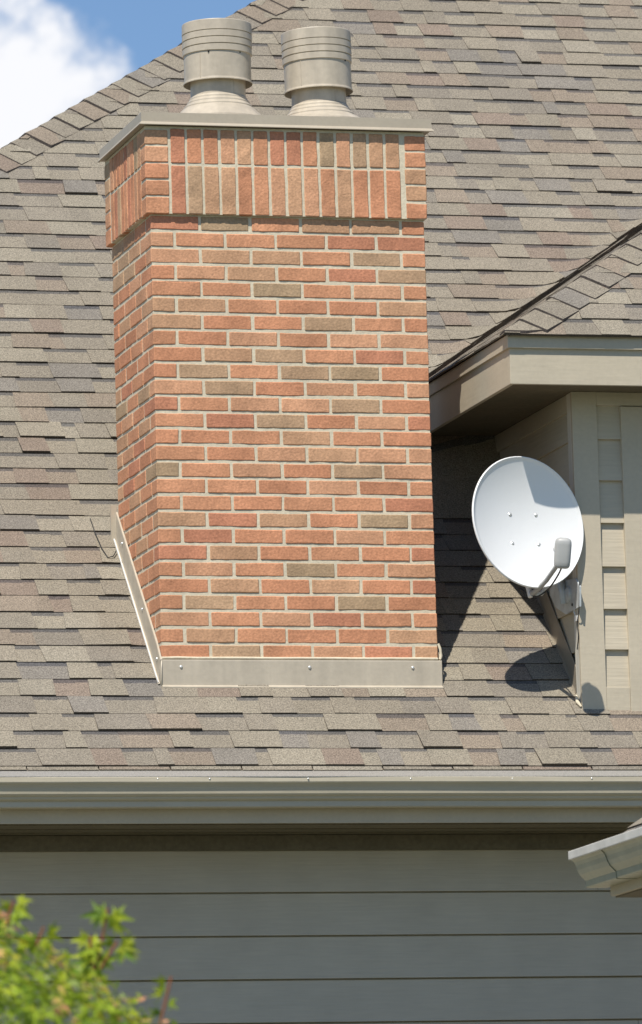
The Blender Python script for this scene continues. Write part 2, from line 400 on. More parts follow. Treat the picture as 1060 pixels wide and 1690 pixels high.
for x, dz in ((-.16, .03), (.05, .046), (.87, .046), (.45, .044), (1.62, .046), (1.29, .05)):
    gm = MB(); gm.lathe([(0, .004), (.003, .003), (.004, 0)], (x, gy-.1225, GZ-.006), (0, -1, 0), 8)
    hpart(gm.build('gutter_screw', M['bolt']), gut)

# ------------------------------------------------------------------ chimney
BR = [((.555, .268, .150), 8), ((.53, .244, .136), 6), ((.565, .300, .175), 6), ((.505, .220, .130), 3), ((.51, .295, .173), 4), ((.45, .292, .178), 2), ((.40, .278, .170), 1)]
BRX = [c for c, n in BR for _ in range(n)]
C_H = .0677
def brick(mb, a, b, col, jig=.0012):
    """one brick, faces towards the viewer slightly bowed and chipped"""
    x0, y0, z0 = [v + random.uniform(-jig, jig) for v in a]; x1, y1, z1 = [v + random.uniform(-jig, jig) for v in b]
    L = x1-x0; n = len(mb.v); nx = max(1, int((x1-x0)/.022)); ny = max(1, int((y1-y0)/.022)); nzz = max(1, int((z1-z0)/.03))
    bev = .0028
    # outline ring around the brick (front, right, back, left) with rounded corners, sampled
    ring = []
    for i in range(nx+1): ring.append((x0+bev+(x1-x0-2*bev)*i/nx, y0))
    for i in range(ny+1): ring.append((x1, y0+bev+(y1-y0-2*bev)*i/ny))
    for i in range(nx+1): ring.append((x1-bev-(x1-x0-2*bev)*i/nx, y1))
    for i in range(ny+1): ring.append((x0, y1-bev-(y1-y0-2*bev)*i/ny))
    cx, cy = (x0+x1)/2, (y0+y1)/2
    rows = []
    zs = [z0, z0+bev] + [z0+bev+(z1-z0-2*bev)*i/nzz for i in range(1, nzz)] + [z1-bev, z1]
    for k, z in enumerate(zs):
        ins = bev if k in (0, len(zs)-1) else 0
        row = []
        for (x, y) in ring:
            dx = ins if x < x0+bev*.5 else (-ins if x > x1-bev*.5 else 0); dy = ins if y < y0+bev*.5 else (-ins if y > y1-bev*.5 else 0)
            v = noise.noise_vector(Vector((x*38, y*38, z*38)))*.0015 + noise.noise_vector(Vector((x*9+z*50, y*9, z*9)))*.0016
            row.append((x+dx+v.x, y+dy+v.y, z+v.z))
        rows.append(row)
    mb.grid(rows, col, False, True)
    mb.face(rows[0][::-1], col); mb.face(rows[-1], col)
def brick_col(prev=[None]):
    return jit(random.choice(BRX), .07)
def wallcol(mb, z0, z1, k):
    """one course of the shaft with quoins, module mx on the front, my on the side"""
    mx = (W+.010)/5.5; my = (D+.010)/3.5
    full_front = (k % 2 == 1)
    j = .012
    # front: full_front -> begins with a full brick at the left corner, ends half at the right
    xs = [0]; x = (mx if full_front else mx/2)
    while x < W-.02: xs.append(x); x += mx
    xs.append(W+j)
    t = .09
    for i in range(len(xs)-1):
        a = xs[i]; b = xs[i+1]-j
        if i == 0: a = 0
        y1 = t
        if i == 0 and not full_front: y1 = my-j      # the corner brick runs back along the side
        if i == len(xs)-2 and (b-a) < mx*.7: y1 = my-j
        brick(mb, (a, 0, z0), (b, y1, z1), brick_col())
    for side in (0, 1):
        fl = full_front if side == 0 else not full_front
        ys = []; y = my/2 if fl else my
        if side == 1: y = (t+j) if not (not full_front) else my
        y = (.5*my if fl else my)
        y = max(y, t+j) if fl else y
        yy = y
        while yy < D-.01:
            ys.append(yy); yy = (my*.5 if fl and yy == y else yy) + my if False else yy + my
        ys.append(D+j)
        for a, b in zip(ys[:-1], ys[1:]):
            if b-a < .03: continue
            c = brick_col()
            if side == 0: brick(mb, (0, a, z0), (t, b-j, z1), c)
            else: brick(mb, (W-t, a, z0), (W, b-j, z1), c)
ch = MB()
# course k sits between bed joint k-1 (top) and k (bottom); joint k is centred at z=-k*C_H
for k in range(-1, 29):
    ztop = -(k-1)*C_H - .006; zb = -k*C_H + .006
    if zb < -1.87 and k > 27: pass
    wallcol(ch, zb, ztop, k)
chim = hpart(ch.build('chimney', M['brick']))
chim['label'] = 'orange and tan brick chimney shaft'
mo = MB(); mo.box((.003, .003, -2.0), (W-.003, D-.003, .136))
mo.box((-.0165, -.0165, .1365), (W+.0045, D+.0165, .499))
hpart(mo.build('mortar', M['mortar']), chim)
# soldier band
sb = MB(); pf = .020; pr_ = .008
zb0, zm, zt0 = .1365, .342, .5
# corner quoins: five flat bricks each side
qs = [(-pf, .112), (W+pr_-.093, W+pr_)]
qh = (zt0 - .012 - zb0)/5
for i in range(5):
    z0 = zb0 + i*qh + (.004 if i else 0); z1 = zb0 + (i+1)*qh - .005
    brick(sb, (-pf, -pf, z0), (.077, .062, z1), brick_col()); brick(sb, (W+pr_-.088, -pf, z0), (W+pr_, .062, z1), brick_col())
    brick(sb, (-pf, D+pf-.085, z0), (.06, D+pf, z1), brick_col())
    brick(sb, (W+pr_-.06, D+pf-.085, z0), (W+pr_, D+pf, z1), brick_col())
x = .088; nf = 13
sw = (W+pr_-.088-.011 - x)/14.0
for i in range(14):
    a = x + i*sw; b = a + sw - .011
    brick(sb, (a, -pf, zb0), (b, .06, zm-.006+random.uniform(-.002, .002)), brick_col()); brick(sb, (a, -pf, zm+.005), (b, .06, zt0-.012), brick_col())
y = .072; ns = 9; swy = (D+pf-.085-.010 - y)/ns
for i in range(ns):
    a = y + i*swy; b = a + swy - .010
    for sx in ((-pf, .06), (W+pr_-.06, W+pr_)):
        brick(sb, (sx[0], a, zb0), (sx[1], b, zm-.006), brick_col()); brick(sb, (sx[0], a, zm+.005), (sx[1], b, zt0-.012), brick_col())
hpart(sb.build('soldier_course', M['brick']), chim)
# metal cap
cp = MB(); o1 = .036
cp.prism([(-pf-.016, .502), (-pf-.020, .500), (-pf-.022, .503), (-pf-.0165, .506), (-pf-.016, .552)], lambda p, t: Vector((p[0] if t == 0 else W+.033-(p[0]+pf+.016)*0, p[0], p[1])))
cp.box((-pf-.0155, -pf-.0155, .503), (W+.032, D+pf+.015, .5525))
cp.prism([(-pf-.0157, .514), (-pf-.025, .502), (-pf-.025, .4995), (-pf-.0157, .4995)], lambda p, t: Vector((p[0] if t == 0 else W+.033+(-pf-.0157-p[0]), p[0], p[1])))
cp.prism([(-pf-.0157, .514), (-pf-.025, .502), (-pf-.025, .4995), (-pf-.0157, .4995)], lambda p, t: Vector((p[0], p[0] if t == 0 else D+pf+.015, p[1])))
capo = hpart(cp.build('chimney_cap', M['cap'], bevel=.0015), chim)
# step: low pyramid on the cap the flues stand on
# flues
def flue(cx, cy, dz, tilt, nm='flue_pipe'):
    v = MB(); ax = Vector((tilt[0], tilt[1], 1)); c0 = Vector((cx, cy, 0))
    # base cone + storm collars
    v.lathe_crisp([(.205, .553), (.200, .60), (.150, .646+dz), (.144, .650+dz), (.1440, .655+dz), (.131, .668+dz), (.1305, .674+dz), (.122, .684+dz), (.1215, .690+dz), (.1145, .699+dz), (.114, .75+dz), (.114, .80+dz)], c0, ax)
    v.lathe_crisp([(.122, .80+dz), (.1365, .768+dz), (.1425, .752+dz), (.1440, .753+dz), (.1440, .757+dz), (.1405, .760+dz), (.1395, .765+dz), (.1395, .868+dz),
             (.1395, .872+dz), (.1445, .8745+dz), (.1440, .899+dz), (.1405, .9015+dz), (.1455, .904+dz), (.1450, .928+dz), (.1415, .9305+dz),
             (.1460, .933+dz), (.1455, .957+dz), (.1420, .9595+dz), (.1460, .962+dz), (.1450, 1.003+dz), (.1435, 1.006+dz), (.136, 1.0065+dz), (.05, 1.012+dz), (.001, 1.013+dz)], c0, ax)
    sa = Vector((math.cos(-2.35), math.sin(-2.35), 0)); v.tube([c0 + ax*(.762+dz) + sa*.1400, c0 + ax*(.868+dz) + sa*.1400], .0018, 6)
    sa = Vector((math.cos(-1.2), math.sin(-1.2), 0)); v.tube([c0 + ax*(.70+dz) + sa*.1145, c0 + ax*(.80+dz) + sa*.1145], .0016, 6)
    o = hpart(v.build(nm, M['tan_metal']), chim)
    v = MB()
    for a in (-1.75, -.85, -2.7, .2, 1.2, 2.4):
        v.lathe([(.001, .0045), (.003, .004), (.004, 0)], c0 + ax*(.870+dz) + Vector((math.cos(a), math.sin(a), 0))*.139, (math.cos(a), math.sin(a), 0), 8)
    return o
f1 = flue(.383, .35, .004, (.004, .0)); f2 = flue(.836, .36, -.016, (-.022, .0))
f1['label'] = 'taller grey flue pipe nearer the hip'; f2['label'] = 'flue pipe leaning slightly, nearer the right end of the cap'
# rivets as one mesh per flue omitted at this size: dark slots
for cx, cy, dz, o_ in ((.383, .35, .004, f1), (.836, .36, -.016, f2)):
    for a in (-2.05, -1.05):
        v = MB(); d = Vector((math.cos(a), math.sin(a), 0)); p = Vector((cx, cy, .868+dz)) + d*.1405
        v.lathe([(.0, .002), (.0038, .0015), (.004, -.002)], p, d, 8)
        v.build('rivet', M['dark'], chim)
# flashing: front apron and left side
fl = MB()
zf0 = zroof(-.02)-.0; ztopf = -1.690
x0, x1 = -.008, W+.012
def wav(x): return .0012*noise.noise(Vector((x*3.3, 1, 7)))
NX = 30
rows = [[], [], [], [], [], [], []]
for i in range(NX+1):
    x = x0+(x1-x0)*i/NX; q = wav(x)
    for r_, (yy, zz) in enumerate(((-.001, ztopf), (-.009+q, ztopf-.001), (-.0095+q, ztopf-.006), (-.0095+q*2, (ztopf+zf0)/2), (-.0100+q, zf0-.012+.004), (-.016+q, zf0-.020), (-.036+q, zf0-.020))):
        rows[r_].append((x, yy, zz))
fl.grid(rows, (1, 1, 1), False)
flo = hpart(fl.build('apron_flashing', M['flash']), chim)
sl = flo.modifiers.new('s', 'SOLIDIFY'); sl.thickness = .0015
ft = MB(); ft.prism([(-.011, -1.793), (-.024, -1.802), (-.024, -1.806), (-.011, -1.806)], lambda p, t: Vector((x0+.004 if t == 0 else x1, p[0], p[1]))); hpart(ft.build('flashing_hem', M['flash']), chim)
ft = MB()
# sealant bead above the apron
ft.tube([(x0+.005+i*(W/16), -.004+.002*random.random(), ztopf+.006+.002*random.random()) for i in range(17)], .006, 6)
ft.tube([(W+.005, -.006, ztopf+.005), (W+.012, -.004, ztopf+.02), (W+.010, .0, ztopf+.05), (W+.003, .004, ztopf+.07)], .006, 6)
hpart(ft.build('sealant', M['mortar']), chim)
# left side flashing: an upright strip following the slope, its foot flange turned out on the roof
sf = MB()
def sidepanel(xs, hgt, col=(1, 1, 1)):
    n = 24; R = [[] for _ in range(6)]
    for i in range(n+1):
        y = -.014 + (D+.05)*i/n; z = zroof(y)
        q = .0015*noise.noise(Vector((y*5, 3, 2)))
        hh = hgt if i > 2 else hgt*(.86+.07*i)
        for r_, (dx, dz) in enumerate(((-.000, hh), (-.007+q, hh-.001), (-.008+q, hh-.007), (-.009+q, .03), (-.011+q, .016), (-.020, .013))):
            R[r_].append((xs+dx, y, z+dz))
    sf.grid(R, col, False)
sidepanel(-.001, .132)
# rear end closes with a vertical return
sf.box((-.030, D+.010, zroof(D)), (-.004, D+.020, zroof(D)+.170))
# folded nose at the front corner
nose = []
for i in range(9):
    a = i/8*math.pi/2
    nose.append((-.006-.009*math.cos(a)+.006, -.004-.012*math.sin(a)))
sf.grid([[(px-.004, py, zroof(-.03)-.012) for px, py in nose], [(px-.002, py, zroof(0)+.06) for px, py in nose], [(px+.001, py+.003, ztopf+.004) for px, py in nose]], (1, 1, 1), True)
sfo = hpart(sf.build('side_flashing', M['flash']), chim)
sl = sfo.modifiers.new('s', 'SOLIDIFY'); sl.thickness = .0015
sf = MB()
n = 24
sf.grid([[(-.017, -.014+(D+.03)*i/n, zroof(-.014+(D+.03)*i/n)+.012) for i in range(n+1)], [(-.021, -.014+(D+.03)*i/n, zroof(-.014+(D+.03)*i/n)+.018) for i in range(n+1)], [(-.017, -.012+(D+.03)*i/n, zroof(-.014+(D+.03)*i/n)+.023) for i in range(n+1)]], (1, 1, 1), True)
hpart(sf.build('flashing_hem', M['white_metal']), chim)
# same strip on the right side, mostly hidden
sf = MB()
R = [[], []]
for i in range(n+1):
    y = -.008 + (D+.02)*i/n; R[0].append((W+.007, y, zroof(y)+.12)); R[1].append((W+.010, y, zroof(y)-.01))
sf.grid(R); o = hpart(sf.build('side_flashing', M['flash']), chim); o.modifiers.new('s', 'SOLIDIFY').thickness = .0015
# screws
for p, d in (((.077, -.0115, ztopf-.030), (0, -1, 0)), ((.612, -.0115, ztopf-.030), (0, -1, 0)), ((1.045, -.0115, ztopf-.030), (0, -1, 0)),
             ((-.0105, .035, zroof(.035)+.075), (-1, 0, 0)), ((-.0105, .27, zroof(.27)+.085), (-1, 0, 0)), ((-.0105, .60, zroof(.6)+.09), (-1, 0, 0))):
    v = MB(); v.lathe([(.0, .0055), (.0035, .005), (.0065, .0025), (.007, 0)], p, d, 10)
    hpart(v.build('screw', M['bolt']), chim)
# loose wire by the flashing
v = MB(); pts = []
def roof_pt(px, py, h):
    d = fw + rt*((px-530)/FPX) - up*((py-845)/FPX); k = (ZR + h + T*CAM.y - CAM.z)/(d.z - T*d.y); return CAM + d*k
pts = [roof_pt(x, y, h) for x, y, h in ((149, 856, .012), (157, 880, .014), (168, 905, .018), (178, 920, .022), (187, 918, .028), (192, 909, .03))]
pts = [a_.lerp(b_, t_) for a_, b_ in zip(pts[:-1], pts[1:]) for t_ in (0, .33, .66)] + [pts[-1]]
v.tube(pts, .0022, 6)
tag(v.build('loose_wire', M['cable']), 'thin black wire lying on the shingles left of the brick chimney', 'wire')

# ------------------------------------------------------------------ dormer
dm = MB()
DW = 2*(3.0/2)                      # roof width
XR = XE + 3.3; WXR = XR - (DX-XE)
fz = -.592                          # soffit level
# side wall laps (left), the front's lap strips, backing boxes
dm.box((DX+.012, DY+.012, -2.3), (WXR-.012, 1.45, -.45))
z = fz-.02; e = .1725
zl = [-.7877, -.9586, -1.1343, -1.3145, -1.4894, -1.6565, -1.83]
ztop = fz; 
for zz in zl:
    dm.prism([(DY+.0115, ztop+.01), (DY-.006, zz), (DY+.0115, zz)], lambda p, t: Vector((DX+.07 if t == 0 else 1.94, p[0], p[1])))
    dm.prism([(DY+.0115, ztop+.01), (DY-.006, zz), (DY+.0115, zz)], lambda p, t: Vector((2.86 if t == 0 else WXR-.05, p[0], p[1])))
    # left side: same laps running back, cut by the roof slope (extends below it harmlessly)
    dm.prism([(DX+.0105, ztop+.01), (DX-.001, zz), (DX+.0105, zz)], lambda p, t: Vector((p[0], DY+.04 if t == 0 else 1.45, p[1])))
    ztop = zz
dorm = hpart(dm.build('dormer', M['siding']))
def trim(name, boxes, mat='paint', bev=.0015):
    for a, b in boxes:
        v = MB(); v.box(a, b); hpart(v.build(name, M[mat], bevel=bev), dorm)
trim('corner_board', [((DX-.008, DY-.0105, -2.0), (DX+.098, DY+.010, fz-.001))])
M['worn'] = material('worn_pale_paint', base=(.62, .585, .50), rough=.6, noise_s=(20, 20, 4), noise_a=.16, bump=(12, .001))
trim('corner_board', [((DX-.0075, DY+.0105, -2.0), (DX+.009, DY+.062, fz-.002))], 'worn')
trim('window_trim', [((1.930, DY-.0135, -2.0), (2.045, DY+.010, fz-.06))])
trim('window_trim', [((2.75, DY-.0135, -2.0), (2.865, DY+.010, fz-.06))])
trim('frieze_board', [((DX+.0985, DY-.010, fz-.056), (WXR, DY+.010, fz-.001))], 'paint')
trim('skirt_board', [((DX+.0985, DY-.009, -2.1), (1.9295, DY+.010, -1.812)), ((2.0455, DY-.009, -2.1), (WXR, DY+.010, -1.812))])
v = MB(); v.box((2.046, DY-.004, -1.80), (2.749, DY+.008, fz-.07)); hpart(v.build('window_glass', material('window_glass', base=(.03, .035, .04), rough=.05, spec=.8)), dorm)
# side frieze under the soffit
trim('frieze_board', [((DX-.006, DY+.0625, fz-.075), (DX+.009, 1.42, fz-.002))])
# soffit (left arm and front arm)
# fascia boards: lower wide board and a narrower drip board standing proud above it
fx = XE+.012; fy = YE+.020
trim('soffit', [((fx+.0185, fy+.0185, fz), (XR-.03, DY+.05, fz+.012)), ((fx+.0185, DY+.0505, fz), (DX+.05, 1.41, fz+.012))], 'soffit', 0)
trim('fascia', [((fx, fy, fz-.018), (XR-.01, fy+.018, -.452)), ((fx, fy+.0185, fz-.018), (fx+.018, 1.44, -.452))])
trim('drip_board', [((fx-.010, fy-.014, -.464), (XR, fy+.010, -.410)), ((fx-.010, fy+.0105, -.464), (fx+.010, 1.46, -.410))])
# roof of the dormer
dr = MB()
thf = math.atan(TF); thl = math.atan(TL)
us_f = Vector((0, math.cos(thf), math.sin(thf))); us_dl = Vector((math.cos(thl), 0, math.sin(thl)))
xm = (XE+XR)/2
ef = .126
Of = Vector((0, YE-.016, ZE-.016*TF+.004))
Lf = (xm-XE)*KH/math.cos(thf)
def fxl(s): return XE + (s*math.cos(thf))/KH - .02
def fxr(s): return XR - (s*math.cos(thf))/KH + .02
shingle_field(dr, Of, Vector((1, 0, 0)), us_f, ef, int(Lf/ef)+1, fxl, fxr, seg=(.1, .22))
Ol = Vector((XE-.012, 0, ZE-.012*TL+.004))
Ll = (xm-XE)/math.cos(thl)
# left slope: ux = -Y so that the normal points up-left
def lxl(s): X = s*math.cos(thl); return -(VY0 + KV*X + .10)
def lxr(s): X = s*math.cos(thl); return -(YE + KH*X - .02)
shingle_field(dr, Ol, Vector((0, -1, 0)), us_dl, .115, int(Ll/.115)+1, lxl, lxr, seg=(.1, .22), thin=.0015, thick=.0028, dk=(.17, .15, .12))  # these butts face the sun, so coloured lighter than the shaded ones
Or = Vector((XR+.012, 0, ZE-.012*TL+.004)); us_dr = Vector((-math.cos(thl), 0, math.sin(thl)))
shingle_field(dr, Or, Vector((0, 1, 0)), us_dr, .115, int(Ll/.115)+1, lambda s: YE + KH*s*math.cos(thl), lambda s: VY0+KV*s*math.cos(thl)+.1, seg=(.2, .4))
zt_ = ZE + (xm-XE)*TL
def deck2(pts):
    P = [Vector(p) for p in pts]; n = (P[1]-P[0]).cross(P[2]-P[0]).normalized()
    if n.z < 0: n = -n
    A = [p - n*.004 for p in P]; B = [p - n*.016 for p in P]
    dr.face(A, (.1, .08, .06)); dr.face(B[::-1], (.1, .08, .06))
    for i in range(len(A)): dr.face((A[i], B[i], B[(i+1) % len(A)], A[(i+1) % len(A)]), (.1, .08, .06))
yh = YE + KH*(xm-XE); yv = VY0 + KV*(xm-XE)
deck2([(XE, YE, ZE), (XR, YE, ZE), (xm, yh, zt_)])
deck2([(XE, YE, ZE), (xm, yh, zt_), (xm, yv, zt_), (XE, VY0, ZE)])
deck2([(XR, YE, ZE), (XR, VY0, ZE), (xm, yv, zt_), (xm, yh, zt_)])
dro = hpart(dr.build('dormer_roof', M['shingle']), dorm)
def clip_eave(q):
    q = q.copy()
    if q.y < YE-.02: q.z += (YE-.02-q.y)*TF; q.y = YE-.02
    if q.x < XE-.018: q.z += (XE-.018-q.x)*TL; q.x = XE-.018
    return q
hip_caps('hip_cap', (XE-.02, YE-.016, ZE-.006), (xm, yh, zt_), (-us_dl, .075), (-us_f, .135), .128, dorm, h=.012, clip=clip_eave)
hip_caps('hip_cap', (XR+.02, YE-.016, ZE-.006), (xm, yh, zt_), (-us_f, .12), (-us_dr, .12), .128, dorm, h=.012)
hip_caps('hip_cap', (xm, yh, zt_), (xm, yv, zt_), (-us_dl, .12), (-us_dr, .12), .128, dorm, h=.012)
# flashing strip running up beside the side wall
sf = MB(); R = [[], [], [], []]
for i in range(n+1):
    y = DY+.065 + 1.0*i/n
    q = .002*noise.noise(Vector((y*6, 0, 3)))
    for r_, (dx, dz) in enumerate(((-.004, .125), (-.006+q, .120), (-.010+q, .02), (-.016, .006))): R[r_].append((DX+dx, y, zroof(y)+dz))
sf.grid(R, (1, 1, 1), False); o = hpart(sf.build('step_flashing', material('brown_flashing', base=(.26, .22, .165), rough=.5, noise_s=9, noise_a=.15, bump=(9, .003))), dorm); o.modifiers.new('s', 'SOLIDIFY').thickness = .0015
v = MB(); v.tube([(DX-.012, DY-.008, zroof(DY)+.012), (DX-.020, DY+.012, zroof(DY)+.034), (DX-.014, DY+.045, zroof(DY+.045)+.022)], [.004, .009, .004], 8)
hpart(v.build('sealant', M['mortar']), dorm)

# ------------------------------------------------------------------ satellite dish
def ray_y(px, py, y):
    d = fw + rt*((px-530)/FPX) - up*((py-845)/FPX); return CAM + d*((y-CAM.y)/d.y)
DC = ray_y(872.5, 861.5, -.219); DN = Vector((.265, -.960, .085)).normalized(); DR = .274
dish = empty('satellite_dish', (DX, -.03, -1.45))
tag(dish, 'white satellite dish half in shade on the dormer corner right of the chimney', 'satellite dish')
DI = _M.Translation(-Vector(dish.location))
def dpart(o, parent=None):
    o.parent = parent or dish
    if parent is None: o.matrix_parent_inverse = DI
    return o
du = (Vector((0, 0, 1)) - DN*DN.z).normalized(); dr_ = du.cross(DN)
du, dr_ = (du*.94 - dr_*.34).normalized(), (dr_*.94 + du*.34).normalized()
v = MB()
depth = .050
def bowl(r): return -depth*(1-(r/DR)**2)
pr = [(.0005, bowl(0))] + [(DR*i/14, bowl(DR*i/14)) for i in range(1, 14)] + [(DR*.985, -.0012), (DR*.99, .0016), (DR, .0022), (DR*1.008, .0005), (DR*1.012, -.0055), (DR*1.004, -.009)]
pr += [(DR*.985, -.010)] + [(DR*i/14, bowl(DR*i/14)-.006) for i in range(13, 0, -1)] + [(.0005, bowl(0)-.006)]
v.lathe(pr, DC, DN, 72)
mj = (rt*.40 - up*.917); mj = (mj - DN*mj.dot(DN)).normalized(); mn = DN.cross(mj)     # the dish is a little taller than wide
v.v = [tuple(DC + mj*((Vector(p)-DC).dot(mj)) + mn*((Vector(p)-DC).dot(mn)*.945) + DN*((Vector(p)-DC).dot(DN))) for p in v.v]
refl = dpart(v.build('reflector', M['dish'], weld=True))
def dish_hit(px, py):
    d = (fw + rt*((px-530)/FPX) - up*((py-845)/FPX)).normalized(); p = CAM + d*((DC-CAM).dot(DN)/d.dot(DN))
    for _ in range(6):
        q = p - DC; r = math.hypot(q.dot(mj), q.dot(mn)/.945); h = bowl(r)
        p = CAM + d*((DC+DN*h-CAM).dot(DN)/d.dot(DN))
    return p
# four bracket bolts (photo places: upper pair, lower pair)
def on_dish(a, b):
    r = math.hypot(a, b); return DC + rt_d*a + up_d*b + DN*(bowl(r))
rt_d = (rt - DN*rt.dot(DN)).normalized(); up_d = DN.cross(rt_d).normalized()
if up_d.z < 0: up_d = -up_d
for a, b in ((842, 849), (885, 850), (846, 897), (890, 899)):
    v = MB(); p = dish_hit(a, b)
    v.lathe([(.0, .0038), (.003, .0035), (.0045, .0022), (.0048, .0010), (.0085, .0008), (.009, -.002)], p, DN, 12)
    dpart(v.build('bolt', M['bolt']))
def cam_pt(px, py, depth_from):      # a point on the photograph's ray through a pixel, at the distance of a known point (used to place the feed)
    d = fw + rt*((px-530)/FPX) - up*((py-845)/FPX); k = (depth_from-CAM).dot(fw)
    return CAM + d*k
# feed arm: from the bottom edge of the dish forward and up to the LNB
L0 = cam_pt(880, 979, DC + Vector((.0, .02, 0))); L1 = cam_pt(902, 958, DC - Vector((0, .10, 0))); L2 = cam_pt(922, 930, DC - Vector((0, .215, 0)))
v = MB(); v.tube([L0+Vector((0, .03, .008)), L0, L0.lerp(L1, .45)+Vector((0, 0, -.003)), L1, L2], [.011, .011, .0105, .010, .0095], 12)
arm = dpart(v.build('feed_arm', M['grey_plastic']))
A0 = cam_pt(872, 968, DC + Vector((0, .06, 0))); A1 = cam_pt(876, 984, DC + Vector((0, .04, 0)))
v = MB(); v.tube([A0, A1, L0+Vector((0, .01, -.004))], .012, 10); v.tube([cam_pt(905, 968, DC+Vector((0, .05, 0))), cam_pt(893, 980, DC+Vector((0, .03, 0))), L0+Vector((.003, .008, -.004))], .010, 10)
dpart(v.build('arm_bracket', M['white_metal']))
# LNB housing: rounded capsule
LC = cam_pt(929, 913, DC - Vector((0, .225, 0)))
la = (cam_pt(930, 890, LC) - cam_pt(927, 936, LC)).normalized()
v = MB(); rows = []
lx = rt.copy(); lx = (lx - la*lx.dot(la)).normalized(); ly = la.cross(lx)
hh = .0625
for z_, sc_ in ((-1, .0), (-1, .45), (-.97, .72), (-.90, .88), (-.80, .96), (-.55, 1.0), (.55, 1.02), (.76, .97), (.88, .87), (.95, .70), (1, .42), (1, .0)):
    row = []
    for t in range(28):
        a = t*2*math.pi/28; ca, sa = math.cos(a), math.sin(a); pw = .62
        row.append(LC + la*(z_*hh) + lx*(math.copysign(abs(ca)**pw, ca)*.0335*sc_ ) + ly*(math.copysign(abs(sa)**pw, sa)*.030*sc_))
    rows.append(row)
v.grid(rows, (1, 1, 1), True, True)
lnb = dpart(v.build('feed_horn', M['grey_plastic']))
v = MB(); v.lathe([(.0, .012), (.022, .012), (.024, .006), (.024, -.01)], LC - ly*.0 + (DC-LC).normalized()*.028 + la*.005, (DC-LC).normalized(), 20)
dpart(v.build('feed_lens', M['white_metal']), lnb)
v = MB()
c0 = cam_pt(928, 935, LC); pts = [c0, cam_pt(922, 948, LC+Vector((0, .03, 0))), cam_pt(912, 964, LC+Vector((0, .1, 0))), cam_pt(902, 975, LC+Vector((0, .2, 0))), cam_pt(888, 984, DC), cam_pt(874, 982, DC+Vector((0, .05, 0))), cam_pt(860, 972, DC+Vector((0, .10, 0)))]
# smooth the cable
def smooth(pts, k=6):
    P = [pts[0]] + list(pts) + [pts[-1]]; out_ = []
    for i in range(1, len(P)-2):
        for j in range(k):
            t = j/k; a, b, c, d = P[i-1], P[i], P[i+1], P[i+2]
            out_.append(.5*((2*b) + (c-a)*t + (2*a-5*b+4*c-d)*t*t + (3*b-a-3*c+d)*t*t*t))
    return out_ + [P[-2]]
v.tube(smooth(pts), .0036, 8)
dpart(v.build('cable', M['cable']))
# mast and wall foot
bk = DC - DN*(.088)
foot = Vector((DX-.022, .005, -1.452))
v = MB(); v.tube(smooth([bk, bk - DN*.05 + Vector((.01, 0, -.04)), Vector((DX-.06, .03, -1.30)), foot + Vector((-.012, .0, .05)), foot + Vector((-.006, 0, .0))]), .017, 14)
dpart(v.build('mast', M['galv']))
v = MB(); v.box((-.07, -.07, -.014), (.07, .07, .0), (1, 1, 1), _M.Translation(bk) @ DN.to_track_quat('Z', 'Y').to_matrix().to_4x4())
dpart(v.build('back_bracket', M['galv'], bevel=.004))
# foot plate on the side wall: in the X = DX plane, outline measured on the wall
xp = DX-.0165
def wallpt(px, py, x=xp):
    d = fw + rt*((px-530)/FPX) - up*((py-845)/FPX); k = (x-CAM.x)/d.x; return CAM + d*k
outl = [(908, 966), (930, 958), (950, 955), (957, 968), (957, 1001), (934, 1014), (918, 1003), (908, 982)]
A = [wallpt(*q) for q in outl]
v = MB(); B = [p + Vector((.007, 0, 0)) for p in A]
v.face(A); v.face(B[::-1])
for i in range(len(A)): v.face((A[i], B[i], B[(i+1) % len(A)], A[(i+1) % len(A)]))
pl = dpart(v.build('foot_plate', M['galv'], bevel=.0015))
v = MB(); c = wallpt(938, 982, xp-.004); v.lathe([(.0, .012), (.028, .012), (.033, .008), (.034, 0)], c+Vector((.004, 0, 0)), (-1, 0, 0), 28); dpart(v.build('pivot_disc', M['galv']))
for q in ((927, 987), (945, 998)):
    v = MB(); v.lathe([(.0, .003), (.0055, .003), (.006, 0)], wallpt(*q, xp-.012 if q[0] == 927 else xp-.001), (-1, 0, 0), 12); dpart(v.build('bolt', M['cable']))
# cable clip and coax down the corner board
v = MB(); a = wallpt(951, 1022, DX-.0115); v.box(tuple(a+Vector((-.004, -.03, -.010))), tuple(a+Vector((.001, .012, .012))))
v.tube([a+Vector((-.004, -.012, .01)), a+Vector((-.004, .01, .03)), a+Vector((-.004, .0, .045))], .004, 6)
tag(v.build('cable_clip', M['white_metal'], bevel=.001), 'small white cable clip nailed to the dormer corner under the dish', 'cable clip')
v = MB(); pts = [wallpt(957, 960, DX-.014), wallpt(956, 1005, DX-.016), wallpt(953, 1030, DX-.016), wallpt(955, 1050, DX-.013), wallpt(953, 1072, DX-.013)]
v.tube(smooth(pts), .0022, 6)
dpart(v.build('cable', M['cable']))

